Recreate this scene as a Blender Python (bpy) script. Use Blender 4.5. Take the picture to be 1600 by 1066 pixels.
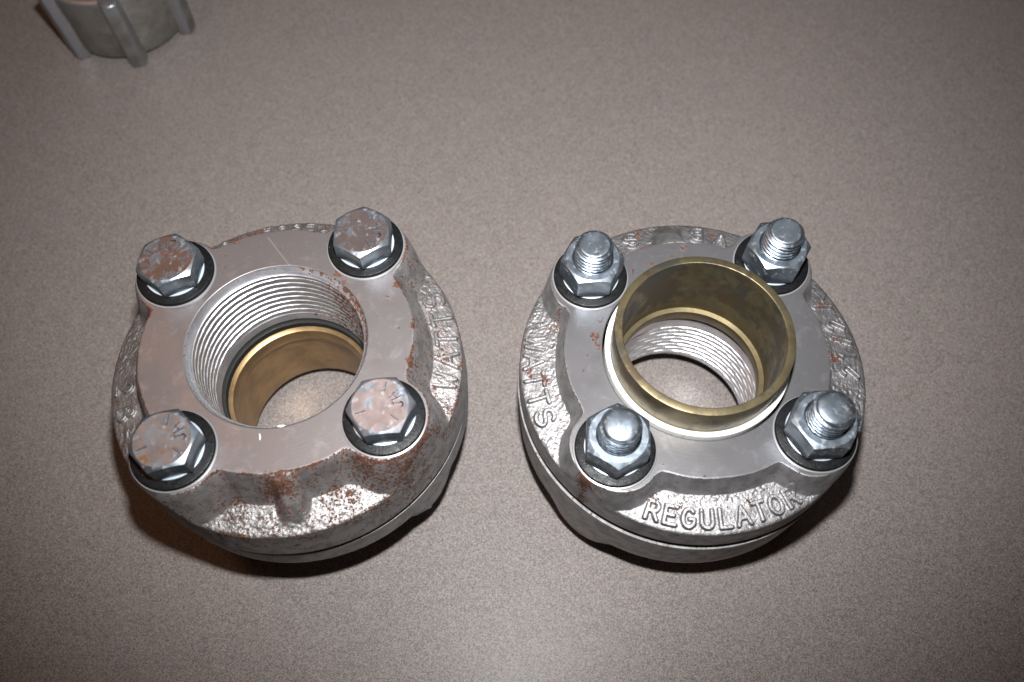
import bpy, math
import numpy as np
from mathutils import Matrix, Vector

for _o in list(bpy.data.objects):
    bpy.data.objects.remove(_o)
scene = bpy.context.scene
COL = scene.collection
MM = 0.001
PI = math.pi

# ------------------------------------------------------------------ camera
TILT, ROLL, CAM_Z, F_PX = 0.4826, -0.0156, 420.956, 1335.24
ct, st = math.cos(TILT), math.sin(TILT)
fwd = Vector((0, st, -ct)); rt0 = Vector((1, 0, 0)); up0 = Vector((0, ct, st))
cr, sr = math.cos(ROLL), math.sin(ROLL)
rgt = rt0 * cr + up0 * sr
upv = up0 * cr - rt0 * sr
cam_d = bpy.data.cameras.new('camera')
cam = bpy.data.objects.new('camera', cam_d); COL.objects.link(cam)
M3 = Matrix((rgt, upv, -fwd)).transposed()
cam.matrix_world = Matrix.Translation((0, 0, CAM_Z * MM)) @ M3.to_4x4()
cam_d.sensor_width = 36.0
cam_d.lens = F_PX / 1600.0 * 36.0
cam_d.clip_start = 0.01
cam_d.clip_end = 50
cam_d.dof.use_dof = True
cam_d.dof.focus_distance = 0.375
cam_d.dof.aperture_fstop = 7.5
scene.camera = cam

# ------------------------------------------------------------------ light
world = bpy.data.worlds.new('World'); scene.world = world
world.use_nodes = True
bg = world.node_tree.nodes['Background']
bg.inputs['Color'].default_value = (1.0, 0.62, 0.42, 1)
bg.inputs['Strength'].default_value = 0.029


def lamp(name, kind, loc, aim, power, color):
    d = bpy.data.lights.new(name, kind)
    d.energy = power; d.color = color
    o = bpy.data.objects.new(name, d); COL.objects.link(o)
    o.location = loc
    o.rotation_euler = (Vector(aim) - Vector(loc)).to_track_quat('-Z', 'Y').to_euler()
    return o, d


# built-in camera flash just above the lens, aimed along the optical axis
flash_pos = Vector((0, 0, CAM_Z * MM)) + upv * 0.078 + rgt * 0.004
fl, fd = lamp('camera_flash', 'SPOT', flash_pos, flash_pos + fwd * 0.45 + upv * 0.03, 19.2, (0.985, 0.99, 1.0))
fd.spot_size = math.radians(96); fd.spot_blend = 1.0; fd.shadow_soft_size = 0.009
# warm household ceiling lamp, left and beyond the table
cl, cd = lamp('ceiling_lamp', 'AREA', (-0.86, 0.62, 1.62), (-0.1, 0.15, 0), 2.1, (1.0, 0.47, 0.24))
cd.shape = 'DISK'; cd.size = 0.55
# unseen cool area lamp, right and further back, a little weaker
c2, d2 = lamp('cool_disk_lamp', 'AREA', (0.75, 1.5, 1.9), (0.1, 0.15, 0), 1.5, (0.90, 0.95, 1.0))
d2.shape = 'DISK'; d2.size = 0.8

vs = scene.view_settings
vs.view_transform = 'Standard'; vs.look = 'None'; vs.exposure = 0.0; vs.gamma = 1.0
scene.cycles.sample_clamp_indirect = 4.0
scene.cycles.max_bounces = 8
scene.cycles.use_denoising = True
scene.cycles.blur_glossy = 0.4

# ------------------------------------------------------------------ materials


class NT:
    """small helper for node materials"""

    def __init__(self, name):
        self.m = bpy.data.materials.new(name); self.m.use_nodes = True
        self.t = self.m.node_tree
        self.b = self.t.nodes['Principled BSDF']
        self.co = self.t.nodes.new('ShaderNodeTexCoord').outputs['Object']

    def put(self, sock, val):
        if isinstance(val, bpy.types.NodeSocket):
            self.t.links.new(val, sock)
        elif val is not None:
            sock.default_value = val

    def set(self, **k):
        for n, v in k.items():
            n = n.replace('_', ' ')
            if isinstance(v, tuple) and len(v) == 3:
                v = (*v, 1)
            self.put(self.b.inputs[n], v)
        return self

    def noise(self, scale, detail=3, rough=.55, dist=0, co=None, out='Fac'):
        n = self.t.nodes.new('ShaderNodeTexNoise')
        self.put(n.inputs['Vector'], co or self.co)
        n.inputs['Scale'].default_value = scale; n.inputs['Detail'].default_value = detail
        n.inputs['Roughness'].default_value = rough; n.inputs['Distortion'].default_value = dist
        return n.outputs[out]

    def voronoi(self, scale, feature='F1', out='Distance', co=None):
        n = self.t.nodes.new('ShaderNodeTexVoronoi'); n.feature = feature
        self.put(n.inputs['Vector'], co or self.co)
        n.inputs['Scale'].default_value = scale
        return n.outputs[out]

    def attr(self, name):
        n = self.t.nodes.new('ShaderNodeAttribute'); n.attribute_name = name
        return n.outputs['Fac']

    def math(self, op, a, b=None, c=None, clamp=False):
        n = self.t.nodes.new('ShaderNodeMath'); n.operation = op; n.use_clamp = clamp
        self.put(n.inputs[0], a)
        if b is not None: self.put(n.inputs[1], b)
        if c is not None: self.put(n.inputs[2], c)
        return n.outputs[0]

    def ramp(self, fac, lo, hi, a=0.0, b=1.0):
        n = self.t.nodes.new('ShaderNodeMapRange'); n.interpolation_type = 'SMOOTHSTEP'
        self.put(n.inputs['Value'], fac)
        self.put(n.inputs['From Min'], lo); self.put(n.inputs['From Max'], hi)
        n.inputs['To Min'].default_value = a; n.inputs['To Max'].default_value = b
        return n.outputs['Result']

    def mix(self, fac, a, b):
        n = self.t.nodes.new('ShaderNodeMix'); n.data_type = 'RGBA'
        self.put(n.inputs['Factor'], fac)
        for s, v in ((n.inputs[6], a), (n.inputs[7], b)):
            self.put(s, (*v, 1) if isinstance(v, tuple) and len(v) == 3 else v)
        return n.outputs[2]

    def mixf(self, fac, a, b):
        n = self.t.nodes.new('ShaderNodeMix'); n.data_type = 'FLOAT'
        self.put(n.inputs['Factor'], fac); self.put(n.inputs[2], a); self.put(n.inputs[3], b)
        return n.outputs[0]

    def bump(self, h, dist, strength=1.0, normal=None):
        n = self.t.nodes.new('ShaderNodeBump')
        n.inputs['Distance'].default_value = dist; self.put(n.inputs['Strength'], strength)
        self.put(n.inputs['Height'], h)
        if normal is not None: self.put(n.inputs['Normal'], normal)
        return n.outputs['Normal']


RUST_A, RUST_B = (0.112, 0.041, 0.019), (0.036, 0.015, 0.010)


def cast_iron(name, face, cast, face_rough, cast_rough):
    k = NT(name)
    mach = k.attr('machined'); dens = k.attr('rust'); scr = k.attr('scratch'); wall = k.attr('wall')
    # colour of the zinc coat: slightly blotchy
    blot = k.noise(60, 3)
    fcol = k.mix(k.ramp(blot, .35, .68), face, tuple(c * .82 for c in face))
    grain = k.noise(2600, 2)
    fcol = k.mix(k.ramp(grain, .58, .72, 0, .5), fcol, tuple(min(1, c * 1.35) for c in face))
    ccol = k.mix(k.ramp(k.noise(180, 3), .38, .66), cast, tuple(c * .70 for c in cast))
    pit = k.ramp(k.noise(520, 3, .7), .70, .735)
    fcol = k.mix(k.math('MULTIPLY', pit, .75), fcol, (.05, .04, .035))
    haze_ = k.ramp(k.noise(130, 4, .7, .8), .52, .72, 0, .45)
    fcol = k.mix(haze_, fcol, tuple(min(1, c * 1.5) for c in face))
    col = k.mix(mach, ccol, fcol)
    col = k.mix(scr, col, (.80, .79, .80))
    # rust blooms: fine fractal spots whose cover follows the wear map
    n1 = k.noise(850, 4, .62); n2 = k.noise(170, 2, .5)
    f = k.math('ADD', k.math('MULTIPLY', n1, .72), k.math('MULTIPLY', n2, .28))
    thr = k.math('MULTIPLY_ADD', dens, -.34, .655)
    rust = k.ramp(f, thr, k.math('ADD', thr, .035))
    rcol = k.mix(k.ramp(k.noise(900, 2), .4, .65), RUST_A, RUST_B)
    col = k.mix(rust, col, rcol)
    met = k.math('MULTIPLY', k.math('SUBTRACT', 1.0, rust), k.mixf(mach, .92, .75))
    rough = k.mixf(rust, k.mixf(mach, k.mixf(wall, cast_rough, cast_rough + .16), k.ramp(blot, .3, .7, face_rough - .04, face_rough + .06)), .85)
    vm_ = k.t.nodes.new('ShaderNodeVectorMath'); vm_.operation = 'MULTIPLY'; k.put(vm_.inputs[0], k.co); vm_.inputs[1].default_value = (1, 1, 0)
    ln = k.t.nodes.new('ShaderNodeVectorMath'); ln.operation = 'LENGTH'; k.put(ln.inputs[0], vm_.outputs[0])
    tool = k.t.nodes.new('ShaderNodeTexNoise'); tool.noise_dimensions = '1D'; k.put(tool.inputs['W'], ln.outputs['Value']); tool.inputs['Scale'].default_value = 1500; tool.inputs['Detail'].default_value = 2
    # fine relief: sandy skin on the casting, faint tool grain on the faced surface
    hc = k.math('ADD', k.math('MULTIPLY', k.noise(1200, 3, .6), .6), k.math('MULTIPLY', k.noise(2600, 2), .4))
    h = k.mixf(mach, hc, k.math('ADD', k.math('MULTIPLY', k.noise(1900, 2), .09), k.math('MULTIPLY', tool.outputs['Fac'], .055)))
    h = k.math('ADD', h, k.math('MULTIPLY', rust, .12))
    k.set(Base_Color=col, Metallic=met, Roughness=rough, Normal=k.bump(h, .00065, .5))
    return k.m


def zinc_plate(name, stain_reflection, stain_reflection_amt, white_amt, base=(.29, .335, .385)):
    k = NT(name)
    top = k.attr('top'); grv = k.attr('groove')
    n = k.noise(210, 4, .6)
    col = k.mix(k.ramp(k.noise(120, 3), .35, .7), base, tuple(c * .72 for c in base))
    s = k.math('MULTIPLY', k.ramp(k.noise(95, 4, .65), .66 - stain_reflection_amt * .4, .80 - stain_reflection_amt * .4), top)  # top blotches: stain on plain zinc, painted room reflection on left bolt heads
    col = k.mix(s, col, stain_reflection)
    w = k.ramp(k.noise(330, 4, .6, .3), .66 - white_amt * .25, .86 - white_amt * .25)
    col = k.mix(k.math('MULTIPLY', w, .42), col, (.36, .40, .45))
    sp = k.ramp(k.noise(800, 3), .70, .74)
    col = k.mix(k.math('MULTIPLY', sp, .8), col, RUST_B)
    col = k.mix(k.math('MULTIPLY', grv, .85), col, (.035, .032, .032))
    met = k.math('SUBTRACT', .93, k.math('MULTIPLY_ADD', w, .3, k.math('MULTIPLY', s, .35)))
    rough = k.math('ADD', k.mixf(w, k.ramp(n, .35, .7, .30, .43), .56), k.math('MULTIPLY_ADD', sp, .3, k.math('MULTIPLY', top, .06)))
    k.set(Base_Color=col, Metallic=met, Roughness=rough, Normal=k.bump(k.noise(500, 2), .00003, .5))
    return k.m


MAT = {}
MAT['cast_L'] = cast_iron('galvanised_cast_rusty', (.256, .236, .235), (.35, .335, .33), .41, .52)
MAT['cast_R'] = cast_iron('galvanised_cast', (.195, .191, .196), (.35, .343, .345), .41, .50)
MAT['zinc'] = zinc_plate('zinc_plated_steel', (.24, .15, .11), .12, .50)
MAT['zinc_pale'] = zinc_plate('zinc_plated_steel_chalky', (.24, .15, .11), .05, .60)
MAT['zinc_brown_reflect'] = zinc_plate('zinc_plated_steel_brown_reflection', (.140, .085, .066), .70, .45)  # brown: the dim warm room's reflection painted into the head colour
MAT['zinc_mauve_reflect'] = zinc_plate('zinc_plated_steel_mauve_reflection', (.125, .098, .094), .85, .42)  # mauve: reflection of the dark room, put into the head-top colour
MAT['zinc_pink_reflect'] = zinc_plate('zinc_plated_steel_pinkish_reflection', (.25, .195, .185), .80, .42)  # pinkish room reflection painted on the head top
MAT['zinc_orange_reflect'] = zinc_plate('zinc_plated_steel_orange_reflection', (.21, .115, .060), .44, .40)  # orange: ceiling lamp's mirror glow painted into the head colour

k = NT('black_rubber')
sp = k.ramp(k.noise(1500, 2), .70, .76)
k.set(Base_Color=k.mix(sp, (.004, .0045, .005), (.10, .10, .105)), Specular_IOR_Level=.25, Roughness=k.ramp(k.noise(500, 3), .3, .7, .35, .55),
      Normal=k.bump(k.noise(1300, 3), .0003, .4))
MAT['rubber'] = k.m

k = NT('white_plastic')
k.set(Base_Color=k.mix(k.ramp(k.noise(300, 4), .55, .72), (.78, .78, .76), (.52, .48, .42)), Roughness=.38, Subsurface_Weight=.15)
k.b.inputs['Subsurface Radius'].default_value = (.002, .002, .002)
MAT['plastic'] = k.m

k = NT('grey_fibre_washer')
k.set(Base_Color=(.30, .30, .31), Roughness=.35, Metallic=.5)
MAT['fibre'] = k.m

k = NT('seat_washer_zinc'); k.set(Base_Color=(.50, .57, .64), Metallic=.35, Roughness=.42); MAT['seat'] = k.m

def brass(name, basec):
    k = NT(name)
    tarn = k.attr('tarnish')
    n = k.math('ADD', k.math('MULTIPLY', k.noise(38, 4, .6, .5), .75), k.math('MULTIPLY', k.noise(240, 3), .25))
    thr = k.math('MULTIPLY_ADD', tarn, -.32, .74)
    g = k.ramp(n, thr, k.math('ADD', thr, .12))
    base = k.mix(k.ramp(k.noise(90, 4), .35, .7), basec, tuple(c * .68 for c in basec))
    dark = k.mix(k.ramp(k.noise(55, 3, .6), .40, .60), (.036, .039, .031), (.058, .036, .018))
    col = k.mix(k.math('MULTIPLY', g, .9), base, dark)
    sp = k.ramp(k.noise(420, 4, .65), .66, .72)
    col = k.mix(k.math('MULTIPLY', sp, .55), col, (.17, .12, .06))
    k.set(Base_Color=col, Metallic=k.mixf(g, .80, .5), Roughness=k.mixf(g, .40, .48),
          Normal=k.bump(k.noise(500, 2), .00008, .4))
    return k.m


MAT['brass_up'] = brass('tarnished_brass', (.200, .163, .090))
MAT['brass_in'] = brass('tan_brass', (.36, .235, .115))


k = NT('threaded_zinc')
gr = k.attr('groove')
ang = k.attr('rust')
n = k.noise(520, 4, .62)
thr = k.math('SUBTRACT', .76, k.math('ADD', k.math('MULTIPLY', ang, .26), k.math('MULTIPLY', gr, .12)))
rust = k.ramp(n, thr, k.math('ADD', thr, .05))
col = k.mix(k.ramp(k.noise(150, 3), .35, .7), (.74, .75, .78), (.60, .60, .63))
col = k.mix(k.math('MULTIPLY', gr, .55), col, (.10, .075, .06))
col = k.mix(rust, col, RUST_A)
k.set(Base_Color=col, Metallic=k.math('SUBTRACT', .92, rust, clamp=True), Roughness=k.mixf(rust, .36, .85), Normal=k.bump(k.noise(1200, 3), .0002, .5))
MAT['thread'] = k.m

k = NT('black_gasket'); k.set(Base_Color=(.008, .008, .008), Roughness=.6); MAT['gasket'] = k.m
k = NT('bright_burr'); k.set(Base_Color=(.75, .75, .74), Roughness=.5, Metallic=.2); MAT['burr'] = k.m

# speckled laminate table top
k = NT('speckled_laminate')
fine = k.noise(2300, 2, .7, .4); mid = k.noise(1100, 3, .6, .3); hue = k.noise(700, 2, .5, 0, None, 'Color'); big = k.noise(9, 3)
cell = k.t.nodes.new('ShaderNodeSeparateColor'); k.put(cell.inputs[0], k.voronoi(2100, 'F1', 'Color'))
v = k.math('ADD', k.math('MULTIPLY', fine, .52), k.math('MULTIPLY_ADD', mid, .24, k.math('MULTIPLY', cell.outputs[0], .24)))
vm = k.noise(95, 3, .6)
v = k.math('MULTIPLY_ADD', k.math('SUBTRACT', vm, .5), .05, v)
c = k.mix(k.ramp(v, .32, .68), (.096, .083, .076), (.300, .264, .246))
sat = k.t.nodes.new('ShaderNodeHueSaturation'); sat.inputs['Saturation'].default_value = .35
k.put(sat.inputs['Color'], hue)
ov = k.t.nodes.new('ShaderNodeMix'); ov.data_type = 'RGBA'; ov.blend_type = 'SOFT_LIGHT'
ov.inputs['Factor'].default_value = .35
k.put(ov.inputs[6], c); k.put(ov.inputs[7], sat.outputs['Color'])
c = k.mix(k.ramp(big, .35, .7, 0, .10), ov.outputs[2], (.26, .22, .20))
k.set(Base_Color=c, Roughness=k.ramp(fine, .35, .65, .34, .42), Normal=k.bump(k.noise(900, 2), .00012, .35))
k.b.inputs['Specular IOR Level'].default_value = .17
MAT['laminate'] = k.m

k = NT('dull_die_cast')
n = k.noise(70, 4, .6)
edge = k.attr('edge')
c = k.mix(k.ramp(n, .35, .68), (.31, .297, .265), (.19, .182, .165))
c = k.mix(k.ramp(k.noise(180, 4), .62, .70, 0, .6), c, (.17, .175, .18))
c = k.mix(k.math('MULTIPLY', edge, .8), c, (.33, .34, .39))
k.set(Base_Color=c, Metallic=.75, Roughness=.36, Normal=k.bump(k.noise(260, 3), .0004, .4))
MAT['diecast'] = k.m
k = NT('blue_lining'); k.set(Base_Color=k.mix(k.ramp(k.noise(120, 3), .4, .6), (.03, .025, .085), (.10, .12, .16)), Roughness=.4); MAT['lining'] = k.m

# ------------------------------------------------------------------ mesh helpers


def obj(name, me, mat, parent=None, loc=(0, 0, 0), rot=(0, 0, 0)):
    o = bpy.data.objects.new(name, me); COL.objects.link(o)
    if mat is not None and not me.materials: me.materials.append(mat)
    if parent is not None: o.parent = parent
    o.location = [c * MM for c in loc]; o.rotation_euler = rot
    return o


def empty(name, loc, rz=0):
    o = bpy.data.objects.new(name, None); COL.objects.link(o)
    o.location = [c * MM for c in loc]; o.rotation_euler = (0, 0, rz)
    o.empty_display_size = .02
    return o


def tag(o, label=None, cat=None, group=None, kind=None):
    for a, b in (('label', label), ('category', cat), ('group', group), ('kind', kind)):
        if b: o[a] = b
    return o


def mesh_np(name, co, faces, smooth=True, angle=None, attrs=None):
    """co (n,3) in mm, faces (m,4) quads"""
    me = bpy.data.meshes.new(name)
    co = np.asarray(co, np.float32) * MM
    faces = np.asarray(faces, np.int32)
    n = faces.shape[1]
    me.vertices.add(len(co)); me.vertices.foreach_set('co', co.ravel())
    me.loops.add(faces.size); me.loops.foreach_set('vertex_index', faces.ravel())
    me.polygons.add(len(faces))
    me.polygons.foreach_set('loop_start', np.arange(0, faces.size, n, dtype=np.int32))
    me.polygons.foreach_set('loop_total', np.full(len(faces), n, np.int32))
    me.update(calc_edges=True)
    me.validate()
    for a, v in (attrs or {}).items():
        at = me.attributes.new(a, 'FLOAT', 'POINT')
        at.data.foreach_set('value', np.asarray(v, np.float32).ravel())
    me.polygons.foreach_set('use_smooth', np.full(len(me.polygons), smooth))
    if angle: me.set_sharp_from_angle(angle=math.radians(angle))
    return me


def grid_faces(nrow, ncol, close_rows=False, flip=False):
    """rows x columns lattice, columns wrap round"""
    R = nrow if close_rows else nrow - 1
    i = np.arange(R)[:, None]; j = np.arange(ncol)[None, :]
    i2 = (i + 1) % nrow; j2 = (j + 1) % ncol
    f = np.stack([i * ncol + j, i * ncol + j2, i2 * ncol + j2, i2 * ncol + j], -1).reshape(-1, 4)
    return f[:, ::-1] if flip else f


def lathe(name, prof, n=192, closed=True, angle=35, attrs=None, flip=False):
    """prof list of (r,z) mm, revolved round z"""
    prof = np.array(prof, float)
    th = np.linspace(0, 2 * PI, n, endpoint=False)
    r = prof[:, 0][:, None]; z = prof[:, 1][:, None]
    co = np.stack([r * np.cos(th), r * np.sin(th), z + 0 * th], -1).reshape(-1, 3)
    at = {a: np.repeat(np.asarray(v, float), n) for a, v in (attrs or {}).items()}
    return mesh_np(name, co, grid_faces(len(prof), n, closed, flip), True, angle, at)


rng = np.random.default_rng(7)


def vnoise(x, y, wl, seed):
    """smooth value noise, wavelength wl (mm), about -1..1"""
    g = np.random.default_rng(seed).uniform(-1, 1, (256, 256))
    u = x / wl + 1000; v = y / wl + 1000
    iu = np.floor(u).astype(int); iv = np.floor(v).astype(int)
    fu = u - iu; fv = v - iv
    fu = fu * fu * (3 - 2 * fu); fv = fv * fv * (3 - 2 * fv)
    a = g[iu % 256, iv % 256]; b = g[(iu + 1) % 256, iv % 256]
    c = g[iu % 256, (iv + 1) % 256]; d = g[(iu + 1) % 256, (iv + 1) % 256]
    return (a * (1 - fu) + b * fu) * (1 - fv) + (c * (1 - fu) + d * fu) * fv


def sstep(a, b, x):
    t = np.clip((x - a) / (b - a), 0, 1)
    return t * t * (3 - 2 * t)


def smin(a, b, k_):
    h = np.clip(.5 + .5 * (b - a) / k_, 0, 1)
    return b * (1 - h) + a * h - k_ * h * (1 - h)


# stroke lettering: polylines in a unit box (x to the right, y up)
def arc(cx, cy, rx, ry, a0, a1, n=10):
    return [(cx + rx * math.cos(math.radians(a0 + (a1 - a0) * i / n)), cy + ry * math.sin(math.radians(a0 + (a1 - a0) * i / n))) for i in range(n + 1)]


GLYPH = {
    'W': [[(0, 1), (.25, 0), (.5, .8), (.75, 0), (1, 1)]],
    'A': [[(0, 0), (.5, 1), (1, 0)], [(.2, .36), (.8, .36)]],
    'T': [[(0, 1), (1, 1)], [(.5, 1), (.5, 0)]],
    'S': [arc(.5, .75, .42, .25, 20, 270, 9) + arc(.5, .25, .45, .25, 90, -160, 9)],
    'R': [[(0.05, 0), (.05, 1), (.55, 1)] + arc(.55, .74, .36, .26, 90, -90, 8) + [(.05, .48)], [(.5, .48), (.95, 0)]],
    'E': [[(.95, 1), (.05, 1), (.05, 0), (.95, 0)], [(.05, .52), (.75, .52)]],
    'G': [arc(.5, .5, .48, .5, 45, 330, 14) + [(.95, .45), (.58, .45)]],
    'U': [[(.05, 1), (.05, .35)] + arc(.5, .35, .45, .35, 180, 360, 9) + [(.95, 1)]],
    'L': [[(.1, 1), (.1, 0), (.9, 0)]],
    'O': [arc(.5, .5, .48, .5, 0, 360, 18)],
    'V': [[(0, 1), (.5, 0), (1, 1)]],
    'B': [[(.05, 0), (.05, 1), (.5, 1)] + arc(.5, .76, .35, .24, 90, -90, 7) + [(.05, .52)], [(.5, .52)] + arc(.52, .26, .42, .26, 90, -90, 7) + [(.05, 0)]],
    '2': [arc(.5, .72, .42, .28, 160, -30, 8) + [(.05, 0), (.95, 0)]],
    '1': [[(.3, .8), (.5, 1), (.5, 0)]],
    '/': [[(.15, 0), (.85, 1)]],
    'J': [[(.4, 1), (.95, 1)], [(.7, 1), (.7, .25)] + arc(.4, .25, .3, .25, 0, -160, 7)],
    'H': [[(.1, 0), (.1, 1)], [(.9, 0), (.9, 1)], [(.1, .5), (.9, .5)]],
}


def seg_dist(px, py, a, b):
    ax, ay = a; bx, by = b
    dx, dy = bx - ax, by - ay
    t = np.clip(((px - ax) * dx + (py - ay) * dy) / (dx * dx + dy * dy + 1e-12), 0, 1)
    return np.hypot(px - ax - t * dx, py - ay - t * dy)


# ------------------------------------------------------------------ pipe union dimensions (mm)
T = 77.0; RB = 58.68; RF = 76.8; BOSS = 19.8; HUB = 57.0; RBORE = 38.25
SLEEVE_UP = 18.1; TIP = 27.5; HEADH = 10.0; WASH = 3.0
H_SLEEVE_FL, H_THREAD_FL, GAP = 28.0, 44.0, 5.0
BOLT_T = np.array([PI / 4 + i * PI / 2 for i in range(4)])


def flange(name, kind, zface, sign, zmate, nr, nt, texts=(), blobs=(), scratch=None, base_rust=.1, edge_rust=.3, mat=None, parent=None, seed=1, coarse=1.0, depth_add=0.0, DRAFT=1.0):
    r_in = RBORE if kind == 'thread' else 41.0
    th = np.linspace(0, 2 * PI, nt, endpoint=False)
    rr = np.concatenate([np.linspace(r_in, 53, max(4, nr // 5), endpoint=False), np.linspace(53, RF - 1.7, nr), RF - 1.6 * (1 - np.sin(np.linspace(0, .97, 9) * PI / 2))])
    Rg, Tg = np.meshgrid(rr, th, indexing='ij')
    X = Rg * np.cos(Tg); Y = Rg * np.sin(Tg)
    d = Rg - HUB
    bossm = 0 * Rg
    for b in BOLT_T:
        bx, by = RB * math.cos(b), RB * math.sin(b)
        ux, uy = X - bx, Y - by; q = np.hypot(ux, uy) + 1e-6
        tang = np.abs(-ux * math.sin(b) + uy * math.cos(b)) / q
        d = smin(d, q - (16.9 + (1.0 if kind == 'thread' else 2.2) * tang ** 2), 4.2)
        bossm = np.maximum(bossm, 1 - sstep(12, 22, q))
    wob = vnoise(X, Y, 9, seed) * .35 + vnoise(X, Y, 2.2, seed + 1) * .12
    d = d + wob
    if kind == 'thread':
        wallw = 7.0; depth = 17.5 + (Rg - 60) * .25
    else:
        wallw = 3.9; depth = 11.0 + (Rg - 60) * .17
    depth = depth + depth_add
    s = sstep(0, wallw, d)
    s = .25 * np.clip(d / wallw, 0, 1) + .75 * s
    h = -depth * s
    # strengthening rib across one recess
    rib_c = 1.5 * PI if kind == 'thread' else .5 * PI
    dt = np.abs((Tg - rib_c + PI) % (2 * PI) - PI) * Rg
    if sign > 0 or kind == 'thread':
        if kind == 'thread':
            prof = 1 - sstep(57, 74.5, Rg); wdt = 8.6 - (Rg - 57) * .12
            rib = (1 - sstep(wdt * .25, wdt, dt)) * prof
            h = h + rib * depth * .80 * s
            ribm = rib
        else:
            rib = (1 - sstep(3.0, 8.5, dt)) * (1 - sstep(57, 75.5, Rg))
            h = h + rib * depth * .85 * s
            ribm = rib
    else:
        ribm = 0 * Rg
    mach = 1 - sstep(-.15, .25, d)
    wallm = np.maximum(sstep(0, .8, d) * (1 - sstep(wallw * .8, wallw * 1.15, d)), sstep(.15, .5, ribm))
    # cast skin
    rough = coarse * (vnoise(X, Y, 3.1, seed + 2) * .14 + vnoise(X, Y, 1.5, seed + 3) * .10) + vnoise(X, Y, 1.25, seed + 13) * .17 + vnoise(X, Y, .8, seed + 4) * .12 + vnoise(X, Y, .55, seed + 8) * .06
    # drawn-out ripples along the rim direction
    for tx in texts:
        mid_ = math.radians((tx[1] + tx[2]) / 2); hw = math.radians(abs(tx[2] - tx[1]) / 2)
        rough = rough * (1 - .5 * (1 - sstep(hw, hw + .06, np.abs((Tg - mid_ + PI) % (2 * PI) - PI))) * sstep(62, 65, Rg))
    rough0 = rough
    h = h + rough * (1 - mach) * (1 - .72 * wallm) * sstep(.0, 1.2, d)
    lettm = 0 * h
    for (txt, t0, t1, rb_, hh, wfac, relief) in texts:
        n = len(txt)
        for i, chx in enumerate(txt):
            if chx == ' ': continue
            tc = math.radians(t0 + (t1 - t0) * (i + .5) / n)
            lw = wfac; 
            # letter frame: x along increasing angle, y towards the hub
            lx = ((Tg - tc + PI) % (2 * PI) - PI) * 70.0
            ly = rb_ - Rg
            msk = (np.abs(lx) < lw + 1.5) & (ly > -2) & (ly < hh + 2)
            if not msk.any(): continue
            px, py = lx[msk], ly[msk]
            dd = np.full(px.shape, 9.0)
            for pl in GLYPH[chx]:
                pts = [((u - .5) * lw, v * hh) for u, v in pl]
                for a, b in zip(pts[:-1], pts[1:]):
                    dd = np.minimum(dd, seg_dist(px, py, a, b))
            dd = dd + vnoise(X[msk], Y[msk], 1.6, seed + 9) * .10
            g = (1 - sstep(.58, 1.08, dd)) * relief
            cur = lettm[msk]; lettm[msk] = np.maximum(cur, g)
    h = h + lettm - rough0 * .5 * lettm
    # softened outer lip
    lipr = 1.6
    h = h - (.7 + 3.4 * bossm) * (1 - np.sqrt(np.clip(1 - np.clip((Rg - (RF - lipr)) / lipr, 0, 1) ** 2, 0, 1)))
    # small bevel where the faced surface ends and at the bore
    h = h - .05 * np.exp(-((d) / .25) ** 2)
    # wear map
    dens = base_rust * (1 - mach) + .0 * mach
    dens = dens + edge_rust * np.exp(-((d - .15) / .55) ** 2) * (.6 + .6 * vnoise(X, Y, 7, seed + 6))
    dens = dens + edge_rust * .55 * sstep(RF - 1.6, RF - .2, Rg) * (.6 + .5 * vnoise(X, Y, 6, seed + 7))
    dens = dens + wallm * base_rust * .2 - .17 * mach * (1 - np.exp(-(d / .8) ** 2)) * 1.0
    for (br, bt, bs, bd) in blobs:
        bx, by = br * math.cos(math.radians(bt)), br * math.sin(math.radians(bt))
        q = np.hypot(X - bx, Y - by) / bs
        dens = dens + 1.15 * bd * np.exp(-q ** 2)
    scr = 0 * h
    if scratch is not None:
        pts = [(r_ * math.cos(math.radians(t_)), r_ * math.sin(math.radians(t_))) for r_, t_ in scratch]
        dd = np.full(X.shape, 9.0)
        for a, b in zip(pts[:-1], pts[1:]): dd = np.minimum(dd, seg_dist(X, Y, a, b))
        scr = (1 - sstep(.08, .33, dd)) * .33
    # ---- rows: faced side, rim wall, mating side, hidden bore wall
    hz = zface + sign * h
    rows = [np.stack([X, Y, hz], -1)]
    A = {'machined': [mach], 'rust': [dens], 'scratch': [scr], 'wall': [wallm]}

    def addrow(r, z, m=0., rd=0., w=1.):
        r = np.broadcast_to(r, th.shape); z = np.broadcast_to(z, th.shape)
        rows.append(np.stack([r * np.cos(th), r * np.sin(th), z], -1)[None])
        for kk, v in (('machined', m), ('rust', rd), ('scratch', 0), ('wall', w)):
            A[kk].append(np.broadcast_to(np.asarray(v, float), th.shape)[None])
    zl = hz[-1]
    nside = 14 if nt > 600 else 8
    side_n = vnoise(np.cos(th) * 60, np.sin(th) * 60, 5, seed + 20)
    for i in range(1, nside + 1):
        t = i / nside
        z = zl + (zmate + sign * .35 - zl) * t
        addrow(RF + .10 * vnoise(th * RF, z, 2.5, seed + 21) * (1 if i < nside else 0) + DRAFT * t, z, 0, base_rust * .8 + edge_rust * .35 * (1 - t) ** 2 + .10 * side_n + sum(bd * .8 * np.exp(-((np.abs((th - math.radians(bt) + PI) % (2 * PI) - PI) * RF) / bs) ** 2) for br, bt, bs, bd in blobs if br > 74), 1)
    addrow(RF + DRAFT - .04, zmate + sign * .12, 0, .2, 1)
    addrow(RF + DRAFT - .18, zmate + sign * .02, 0, .2, 1)
    addrow(RF + DRAFT - .4, np.full(nt, zmate), 0, .2, 1)
    addrow(RF - 1.2, np.full(nt, zmate), 0, .2, 1)
    addrow(r_in, np.full(nt, zmate), 0, 0, 1)
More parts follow.
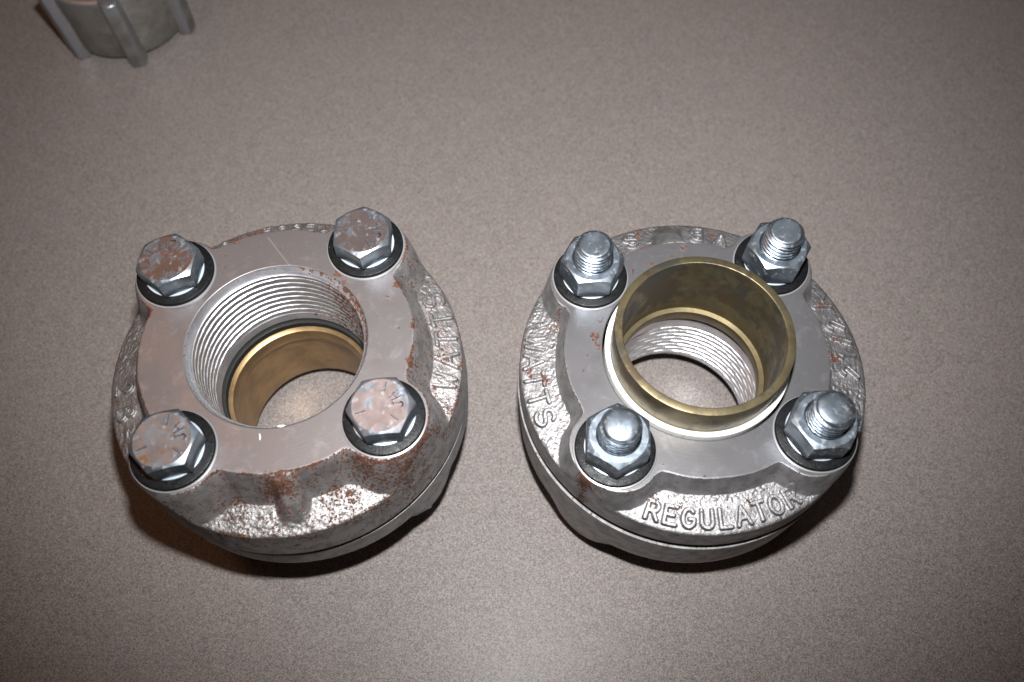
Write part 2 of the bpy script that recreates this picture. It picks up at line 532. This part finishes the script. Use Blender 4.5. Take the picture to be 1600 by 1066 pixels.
    addrow(r_in, np.full(nt, zface - sign * .3), 0, 0, 1)
    allv = np.concatenate([r_.reshape(-1, nt, 3) for r_ in rows], 0)
    att = {kk: np.concatenate(v, 0) for kk, v in A.items()}
    me = mesh_np(name, allv.reshape(-1, 3), grid_faces(allv.shape[0], nt, True, sign > 0), True, None, att)
    return obj(name, me, mat, parent)


def bore_thread(z0, sign, depth, parent, rust_side):
    """threaded bore wall; z0 = outer face, goes inward"""
    nt = 300
    th = np.linspace(0, 2 * PI, nt, endpoint=False)
    zz = np.concatenate([[0, .35, 1.6, 2.0, 4.2], np.arange(4.4, depth - 6, .16), [depth - 5.8, depth - 2, depth - 1.2, depth]])
    Z, Tt = np.meshgrid(zz, th, indexing='ij')
    pitch = 3.75
    ph = (Z / pitch - sign * Tt / (2 * PI)) % 1.0
    # wide worn crest, narrow groove
    groove = np.clip(1 - np.abs(ph - .5) / .17, 0, 1)
    amp = sstep(4.3, 6.0, Z) * (1 - sstep(depth - 9, depth - 6, Z))
    r = np.where(Z < .3, RBORE - .02, np.where(Z < 2, RBORE - .15 - (Z - .35) * .35, RBORE - .85 - (Z - 2) * .38))
    rbase = 36.05 - .02 * (Z - 4.3)
    r = np.where(Z > 4.3, rbase, r)
    r = np.where(Z > depth - 1.3, 36.6, r)
    r = r + groove * amp * 1.45 + .05 * vnoise(Tt * 36, Z, 1.3, 77)
    co = np.stack([r * np.cos(Tt), r * np.sin(Tt), z0 - sign * Z], -1).reshape(-1, 3)
    a = np.abs((Tt - rust_side + PI) % (2 * PI) - PI)
    rust = .25 + .75 * (1 - sstep(.2, 1.3, a)) + .35 * (1 - sstep(1, 3, Z)) + .2 * vnoise(Tt * 36, Z, 9, 5)
    me = mesh_np('bore_thread', co, grid_faces(len(zz), nt, False, sign < 0), True, 50, {'groove': sstep(.25, .8, groove * amp), 'rust': rust})
    return obj('bore_thread', me, MAT['thread'], parent)


def hex_mesh(name, height, chamfer_r, bore=0.0, both=False, dish=0.0):
    """hexagon with the round 30-degree chamfer, base at z=0"""
    n = 144
    th = np.linspace(0, 2 * PI, n, endpoint=False)
    af = 12.35 if bore else 11.9
    hx = af / np.cos((th % (PI / 3)) - PI / 6)
    hx = np.minimum(hx, af * 1.147)
    zc = height - np.maximum(hx - chamfer_r, 0) * .60
    zb = np.maximum(hx - chamfer_r, 0) * .60 * (1 if both else .0)
    rows = []; top = []
    if bore:
        rows.append((np.full(n, bore), np.full(n, height - 2.2))); top.append(1)
        rows.append((np.full(n, bore + .9), np.full(n, height))); top.append(1)
    else:
        for q in (0.001, .25, .5, .75, .92):
            rows.append((np.full(n, chamfer_r * q), np.full(n, height - dish * (1 - q * q)))); top.append(1)
    rows.append((np.full(n, chamfer_r - .15), np.full(n, height))); top.append(1)
    rows.append((np.minimum(hx, chamfer_r) , np.full(n, height - .08))); top.append(.6)
    rows.append((hx - .12, zc + .05)); top.append(.2)
    rows.append((hx, zc - .18)); top.append(0)
    rows.append((hx, zb + .3)); top.append(0)
    rows.append((hx - .2, zb)); top.append(0)
    rows.append((np.full(n, max(bore, .001)), np.full(n, 0.0))); top.append(0)
    co = np.stack([np.stack([r * np.cos(th), r * np.sin(th), z], -1) for r, z in rows]).reshape(-1, 3)
    return co, grid_faces(len(rows), n, bool(bore), True), np.repeat(top, n)


def marking_mesh(phi):
    """maker's letters and three grade ticks, raised on the head (boxes along strokes)"""
    V = []; F = []

    def bar(a, b, w=.62, h=.62):
        a = np.array(a); b = np.array(b); d = b - a; L_ = np.hypot(*d)
        if L_ < 1e-6: return
        d = d / L_; nrm = np.array([-d[1], d[0]]) * w / 2; e = d * w * .3
        base = len(V)
        for z, kf in ((-.1, 1.35), (h, .7)):
            for p, sg, en in ((a, 1, -1), (a, -1, -1), (b, -1, 1), (b, 1, 1)):
                q = p + nrm * sg * kf + e * en; V.append((q[0], q[1], z))
        F.extend([(base + 4, base + 5, base + 6, base + 7), (base, base + 1, base + 5, base + 4), (base + 1, base + 2, base + 6, base + 5), (base + 2, base + 3, base + 7, base + 6), (base + 3, base, base + 4, base + 7)])
    for i in range(3):
        a = phi + i * 2 * PI / 3
        c, s = math.cos(a), math.sin(a)
        bar((c * 6.2, s * 6.2), (c * 9.8, s * 9.8), .8)
    for i, ch in enumerate('JH'):
        tc = phi - PI + (-.30 if i == 0 else .26)
        for pl in GLYPH[ch]:
            pts = []
            for u, v in pl:
                x = (u - .5) * 2.9; y = v * 4.0
                r_ = 8.9 - y
                ang = tc + x / 7.0
                pts.append((r_ * math.cos(ang), r_ * math.sin(ang)))
            for a, b in zip(pts[:-1], pts[1:]): bar(a, b)
    return mesh_np('head_marking', np.array(V), np.array(F), False, None, {'top': np.full(len(V), .7)})


def bolt_mesh(name, tip_style):
    """head on +z from z=0 up; shank with rolled thread down to the tip"""
    hco, hf, htop = hex_mesh('h', HEADH, 11.2, 0, False, .12)
    L_ = T + 2 * WASH + TIP - WASH      # bearing face to tip
    n = 96
    th = np.linspace(0, 2 * PI, n, endpoint=False)
    zs = np.concatenate([[0, L_ - 32], np.arange(L_ - 31.5, L_ - .9, .13)])
    Z, Tt = np.meshgrid(zs, th, indexing='ij')
    pitch = 2.31
    ph = (Z / pitch - Tt / (2 * PI)) % 1
    tri = np.clip(np.abs(ph - .5) * 3.4 - .62, 0, 1)
    amp = sstep(L_ - 31.5, L_ - 29, Z) * (1 - .95 * sstep(L_ - 1.9, L_ - 1.2, Z))
    r = 8.2 - 1.25 * tri * amp - 1.35 * sstep(L_ - 2.1, L_ - .95, Z)
    rows = [np.stack([r * np.cos(Tt), r * np.sin(Tt), -Z], -1)]
    endr = r[-1]
    if tip_style == 'dome':
        caps = [(.975, .2), (.92, .42), (.78, .72), (.55, .98), (.28, 1.12), (.001, 1.15)]
    else:
        caps = [(.975, .25), (.93, .45), (.84, .52), (.6, .40), (.3, .28), (.001, .25)]
    for q, dz in caps:
        rr = 6.8 * q
        rows.append(np.stack([rr * np.cos(th), rr * np.sin(th), np.full(n, -(L_ - .95 + dz * .9))], -1)[None])
    sv = np.concatenate(rows, 0)
    sf = grid_faces(sv.shape[0], n, False, False)[:, ::-1]
    co = np.concatenate([hco, sv.reshape(-1, 3)]); f = np.concatenate([hf, sf + len(hco)])
    tp = np.concatenate([htop, np.concatenate([np.zeros(r.size), np.full(n * len(caps), 1.0)])])
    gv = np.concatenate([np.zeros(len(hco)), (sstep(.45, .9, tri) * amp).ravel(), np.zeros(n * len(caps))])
    return mesh_np(name, co, f, True, 28, {'top': tp, 'groove': gv})


BOLT = {s: {} for s in ('dome', 'dish')}
_cache = {}


def bolt_for(style, matname):
    key = (style, matname)
    if key not in _cache:
        me = bolt_mesh('bolt', style) if ('m', style) not in _cache else _cache[('m', style)].copy()
        _cache.setdefault(('m', style), me)
        me.materials.clear(); me.materials.append(MAT[matname]); _cache[key] = me
    return _cache[key]


nco, nf, ntop = hex_mesh('nut', 13.4, 11.8, 8.2, True)


def nut_for(matname):
    key = ('nut', matname)
    if key not in _cache:
        me = mesh_np('nut', nco, nf, True, 28, {'top': ntop}); me.materials.append(MAT[matname]); _cache[key] = me
    return _cache[key]


def ring_prof(ri, ro, z0, z1, b=.35):
    return [(ri, z0), (ri, z1 - b * .6), (ri + b * .6, z1), (ro - b, z1), (ro - b * .3, z1 - b * .3), (ro, z1 - b), (ro, z0 + b), (ro - b, z0)]


wash_me = lathe('rubber_washer', ring_prof(11.6, 16.6, 0, 2.5, .7), 96, True, 40)
seat_me = lathe('seat_washer', ring_prof(8.2, 12.8, .2, WASH, .25), 96, True, 40)
base_me = lathe('insulating_washer', ring_prof(9, 17.3, -.5, .55, .25), 96, True, 40)

sleeve_prof_up = None


def brass_sleeve(zf, sign, parent):
    """zf = outer face of the sleeve flange, sign +1 if the tube end points up"""
    p = [(34.05, SLEEVE_UP - .45), (34.15, SLEEVE_UP - .12), (34.4, SLEEVE_UP), (37.15, SLEEVE_UP), (37.4, SLEEVE_UP - .1), (37.5, SLEEVE_UP - .4),
         (37.5, 6), (37.5, -12), (37.5, -24), (39, -25), (39, -29.2), (36.4, -29.4), (34.2, -29.4), (33.3, -28.6), (32.2, -28.0), (31.9, -27.0), (31.8, -24.0), (31.5, -21.2), (31.65, -20.7), (33.75, -20.2), (33.9, -20.0),
         (33.9, -14), (34.0, -7), (34.0, 0), (34.0, 7), (34.0, 13)]
    tr = [.9, .86, .80, .80, .84, .85, .72, .62, .5, .2, .2, .2, .3, .4, .5, .5, .4, .3, .2, .3, .5, .75, .95, 1.0, 1.05, .95]
    assert len(tr) == len(p), (len(tr), len(p))
    if sign < 0: tr = [t * .38 for t in tr]
    prof = [(r, zf + sign * z) for r, z in p]
    me = lathe('brass_sleeve', prof, 256, True, 24, {'tarnish': tr}, flip=(sign > 0))
    return obj('brass_sleeve', me, MAT['brass_up' if sign > 0 else 'brass_in'], parent)


def place_hardware(root, i, head_up, top_z, bot_z, spin_top, spin_bot, bolt_mat, nut_mat, style):
    b = BOLT_T[i]; x, y = RB * math.cos(b), RB * math.sin(b)
    for z, s in ((top_z, 1), (bot_z, -1)):
        for me, nm, mt in ((base_me, 'insulating_washer', 'fibre'), (wash_me, 'rubber_washer', 'rubber'), (seat_me, 'seat_washer', 'seat')):
            obj(nm, me, MAT[mt], root, (x, y, z), (0 if s > 0 else PI, 0, 0))
    me = bolt_for(style, bolt_mat)
    if head_up:
        bo = obj('bolt', me, None, root, (x, y, top_z + WASH), (0, 0, spin_top))
        obj('nut', nut_for(nut_mat), None, root, (x, y, bot_z - WASH), (PI, 0, spin_bot))
    else:
        bo = obj('bolt', me, None, root, (x, y, bot_z - WASH), (PI, 0, spin_bot))
        obj('nut', nut_for(nut_mat), None, root, (x, y, top_z + WASH), (0, 0, spin_top))
    return bo


# ------------------------------------------------------------------ table
tb = np.array([(-900, -450, 0), (900, -450, 0), (900, 950, 0), (-900, 950, 0), (-900, -450, -30), (900, -450, -30), (900, 950, -30), (-900, 950, -30)], float)
tf = [(0, 1, 2, 3), (7, 6, 5, 4), (0, 4, 5, 1), (1, 5, 6, 2), (2, 6, 7, 3), (3, 7, 4, 0)]
table = obj('table_top', mesh_np('table_top', tb, tf, False), MAT['laminate'])
tag(table, kind='structure')

# ------------------------------------------------------------------ left union: threaded flange uppermost
UG = 'bolted flange pipe unions'
aL, aR = .1542, .0653
HL = TIP + T
uL = tag(empty('pipe_union', (-98.755, 166.645, 0), aL), 'rustier pipe union with hex bolt heads up and open threaded bore', 'pipe union', UG)
blobsL = [(40.9, 46.8, 2.6, .75), (39.6, 39, 2.2, .5), (55.9, 20.4, 2.4, .55), (56.6, 358, 2.0, .5), (56.1, 342, 2.6, .55), (49.5, 16.5, 4.0, .40), (51.6, 359, 2.6, .38),
          (51.4, 346, 2.6, .42), (51.2, 113, 2.2, .60), (48.5, 119, 1.8, .55), (55.8, 105.8, 2.4, .55), (49.8, 96.6, 1.2, .6), (52, 101, 1.3, .5), (49.7, 64.2, 1.6, .55), (58.7, 155.5, 3.0, .7),
          (38.8, 168.7, 1.6, .5), (75.5, 312, 8, .26), (75.5, 301, 7, .16), (62, 265.5, 5.5, .32), (70, 286, 9, .22), (66, 250, 8, .14), (70, 353, 4, .16), (72, 100, 14, .22), (75, 60, 6, .4),
          (71, 338, 5, .14), (58, 270, 4, .25), (64, 300, 6, .25)]
fT = flange('threaded_flange', 'thread', HL, 1, HL - H_THREAD_FL, 150, 1440,
            texts=[('WATTS', -21, 21, 74.6, 8.4, 6.2, 1.75), ('REGULATOR', 70, 119, 74.8, 7.6, 4.6, 1.5), ('2', 176, 184, 74, 7.5, 5, 1.5), ('B', 186, 194, 74, 7.5, 5, 1.5)],
            blobs=blobsL, scratch=[(54.2, 91.4), (50, 89), (45.7, 86.1), (41.5, 82.2), (37.3, 77.7)], base_rust=.25, edge_rust=.56, mat=MAT['cast_L'], parent=uL, seed=11, coarse=.6)
bore_thread(HL, 1, H_THREAD_FL, fT, 0.35)
flange('sleeve_flange', 'sleeve', TIP, -1, TIP + H_SLEEVE_FL, 50, 480, base_rust=.16, edge_rust=.12, mat=MAT['cast_R'], parent=uL, seed=31, DRAFT=.1).location = (.0004, -.0002, 0)
obj('gasket', lathe('gasket', ring_prof(34.0, 70.5, TIP + H_SLEEVE_FL + .05, HL - H_THREAD_FL - .05, .3), 160), MAT['gasket'], uL)
brass_sleeve(TIP, -1, uL)
obj('insulating_ring', lathe('insulating_ring', ring_prof(37.6, 40.4, TIP - 1.6, TIP + 12, .4), 128), MAT['plastic'], uL)
hd = {0: (math.radians(270), 'zinc_mauve_reflect', 178), 1: (math.radians(264), 'zinc_brown_reflect', 275), 2: (math.radians(255), 'zinc_orange_reflect', 206), 3: (math.radians(246), 'zinc_pink_reflect', 200)}
for i, (corner, mt, tick) in hd.items():
    bo = place_hardware(uL, i, True, HL, TIP, corner - aL, .3 + i, mt, 'zinc', 'dome')
    obj('head_marking', marking_mesh(math.radians(tick) - corner), MAT[mt], bo, (0, 0, HEADH))
# turned-up burr left by the thread cutter, and a crumb beside a washer


def crumb(name, seed, size, parent, loc):
    import bmesh
    bm = bmesh.new(); bmesh.ops.create_icosphere(bm, subdivisions=2, radius=1)
    r_ = np.random.default_rng(seed)
    for v in bm.verts:
        kx = 1 + r_.uniform(-.35, .35)
        v.co = Vector((v.co.x * size[0] * kx, v.co.y * size[1] * kx, v.co.z * size[2] * kx)) * MM
    me = bpy.data.meshes.new(name); bm.to_mesh(me); bm.free()
    return obj(name, me, MAT['burr'], parent, loc)


def pol(r, deg, z): return (r * math.cos(math.radians(deg)), r * math.sin(math.radians(deg)), z)


crumb('burr', 3, (1.6, .55, .4), uL, pol(37.9, 270.8, HL - .2))
crumb('burr', 4, (.35, 1.3, .25), uL, pol(41.9, 259, HL + .1))
crumb('burr', 5, (.8, .5, .4), uL, pol(73.6, 228.1, HL + .6))

# ------------------------------------------------------------------ right union: brass sleeve uppermost
HEADSTAND = HEADH + WASH
HR = HEADSTAND + T
uR = tag(empty('pipe_union', (80.083, 166.697, 0), aR), 'cleaner pipe union with hex nuts up and brass sleeve standing in white ring', 'pipe union', UG)
blobsR = [(44.2, 165.1, 3.0, .72), (44.0, 154.4, 2.0, .55), (46.6, 177.2, 1.8, .5), (42.6, 172, 2.4, .5), (49.3, 192, 1.5, .5), (50.5, 184, 3, .3), (48.2, 105.5, 2.6, .55), (49.4, 93.4, 3.4, .62), (53.7, 86.4, 2.0, .55),
          (47.9, 116.2, 2.0, .65), (53.4, 10.9, 1.1, .5), (56.4, 262.5, 1.5, .6), (54.4, 245.1, 1.0, .6), (48, 198, 2, .3), (64.3, 157.4, 4.0, .34), (66.5, 182.3, 2.4, .55), (72.6, 178.9, 3, .38), (69.5, 172, 5, .2),
          (68, 21.2, 3, .4), (73.2, 20.4, 2.2, .38), (67, 5.8, 3, .4), (63.7, 357.5, 3.2, .5), (72.8, 100.8, 3, .4), (72, 72, 3, .4), (63.6, 101.5, 3.4, .45), (75.2, 224, 3.0, .75), (66, 247, 3, .35), (67, 254, 3, .35), (70, 263, 4, .22), (66.5, 281, 3, .32)]
flange('sleeve_flange', 'sleeve', HR, 1, HR - H_SLEEVE_FL, 150, 1440,
       texts=[('WATTS', 163.2, 200.2, 74.6, 8.0, 6.4, 1.5), ('REGULATOR', 243.8, 298.2, 74.0, 7.2, 5.0, 1.45), ('21/2', -11, 15, 73.4, 7.6, 4.8, 2.3), ('A', 17.5, 25.5, 73.2, 7.4, 5.2, 2.2), ('VB', 64, 83, 73.2, 7.2, 5.4, 2.4), ('S', 100, 109, 73.7, 7.2, 5.6, 2.4)],
       blobs=blobsR, base_rust=.10, edge_rust=.30, mat=MAT['cast_R'], parent=uR, seed=51, coarse=.5, DRAFT=.3)
fB = flange('threaded_flange', 'thread', HEADSTAND, -1, HEADSTAND + H_THREAD_FL, 70, 600, base_rust=.16, edge_rust=.12, mat=MAT['cast_R'], parent=uR, seed=71, depth_add=-6.5, DRAFT=.9)
bore_thread(HEADSTAND, -1, H_THREAD_FL, fB, -1.0)
obj('gasket', lathe('gasket', ring_prof(35.6, 70.5, HEADSTAND + H_THREAD_FL + .05, HR - H_SLEEVE_FL - .05, .3), 160), MAT['gasket'], uR)
brass_sleeve(HR, 1, uR)
obj('insulating_ring', lathe('insulating_ring', [(37.6, HR - 12), (37.6, HR + 1.2), (37.9, HR + 1.5), (39.7, HR + 1.5), (39.95, HR + 1.3), (40.0, HR + .9), (40.0, HR - 3), (40.0, HR - 12)], 160), MAT['plastic'], uR)
nd = {0: (math.radians(297), 'zinc', 'dish'), 1: (math.radians(301), 'zinc', 'dish'), 2: (math.radians(267), 'zinc_pale', 'dome'), 3: (math.radians(301), 'zinc_pale', 'dome')}
for i, (corner, mt, style) in nd.items():
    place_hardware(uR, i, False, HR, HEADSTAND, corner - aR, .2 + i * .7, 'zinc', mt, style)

# ------------------------------------------------------------------ ribbed fitting at the back corner
fx, fy = -260.4, 475.6
fit = tag(empty('ribbed_collar', (fx, fy, 0), 0), 'dull grey ribbed metal collar at the back left corner, out of focus', 'pipe fitting')
pr = [(34.0, 5.5), (34.0, 49), (35.5, 50.5), (39.5, 50.8), (41.3, 49.6), (41.5, 47), (40.6, 28), (40.2, 8), (39.4, 5.5)]
obj('body', lathe('body', pr, 160, True, 40, {'edge': [0, .4, 1, 1, .8, .2, 0, 0, .3]}), MAT['diecast'], fit)
ro = [(33.9, 7), (33.9, 44), (33.2, 45), (20, 36), (19, 34), (19, 7)]
obj('lining', lathe('lining', ro, 96, True, 40), MAT['lining'], fit)


def rib_mesh():
    # rounded bar standing on the table, running up the outside of the collar
    prof = [(-6.6, 38.5), (-5.0, 44.0), (-4.2, 45.7), (0, 46.3), (4.2, 45.7), (5.0, 44.0), (6.6, 38.5)]
    zs = [(0, .80), (.8, .95), (2, 1), (14, 1), (28, 1), (42, 1), (50, 1), (51.2, .95), (51.8, .8)]
    V = []; E = []
    for z, s_ in zs:
        for j, (x, y) in enumerate(prof):
            yo = 38.5 + (y - 38.5) * s_ + .03 * z
            V.append((yo, x * (.55 + .45 * s_), z + .02 * (j - 3)))
            E.append(1 if (j in (1, 5) or z > 49) else .35 if j in (2, 4) else .1)
    n = len(prof); F = []
    for i in range(len(zs) - 1):
        for j in range(n - 1):
            F.append((i * n + j, i * n + j + 1, (i + 1) * n + j + 1, (i + 1) * n + j))
    F += [(0, 6, 5, 1), (1, 5, 4, 2), (2, 4, 3, 3)][:2]
    t = (len(zs) - 1) * n
    F += [(t, t + 1, t + 5, t + 6), (t + 1, t + 2, t + 4, t + 5)]
    return mesh_np('rib', V, F, True, 50, {'edge': E})


rm = rib_mesh()
for i in range(6):
    obj('rib', rm, MAT['diecast'], fit, (0, 0, 0), (0, 0, math.radians(-132 + 60 * i)))
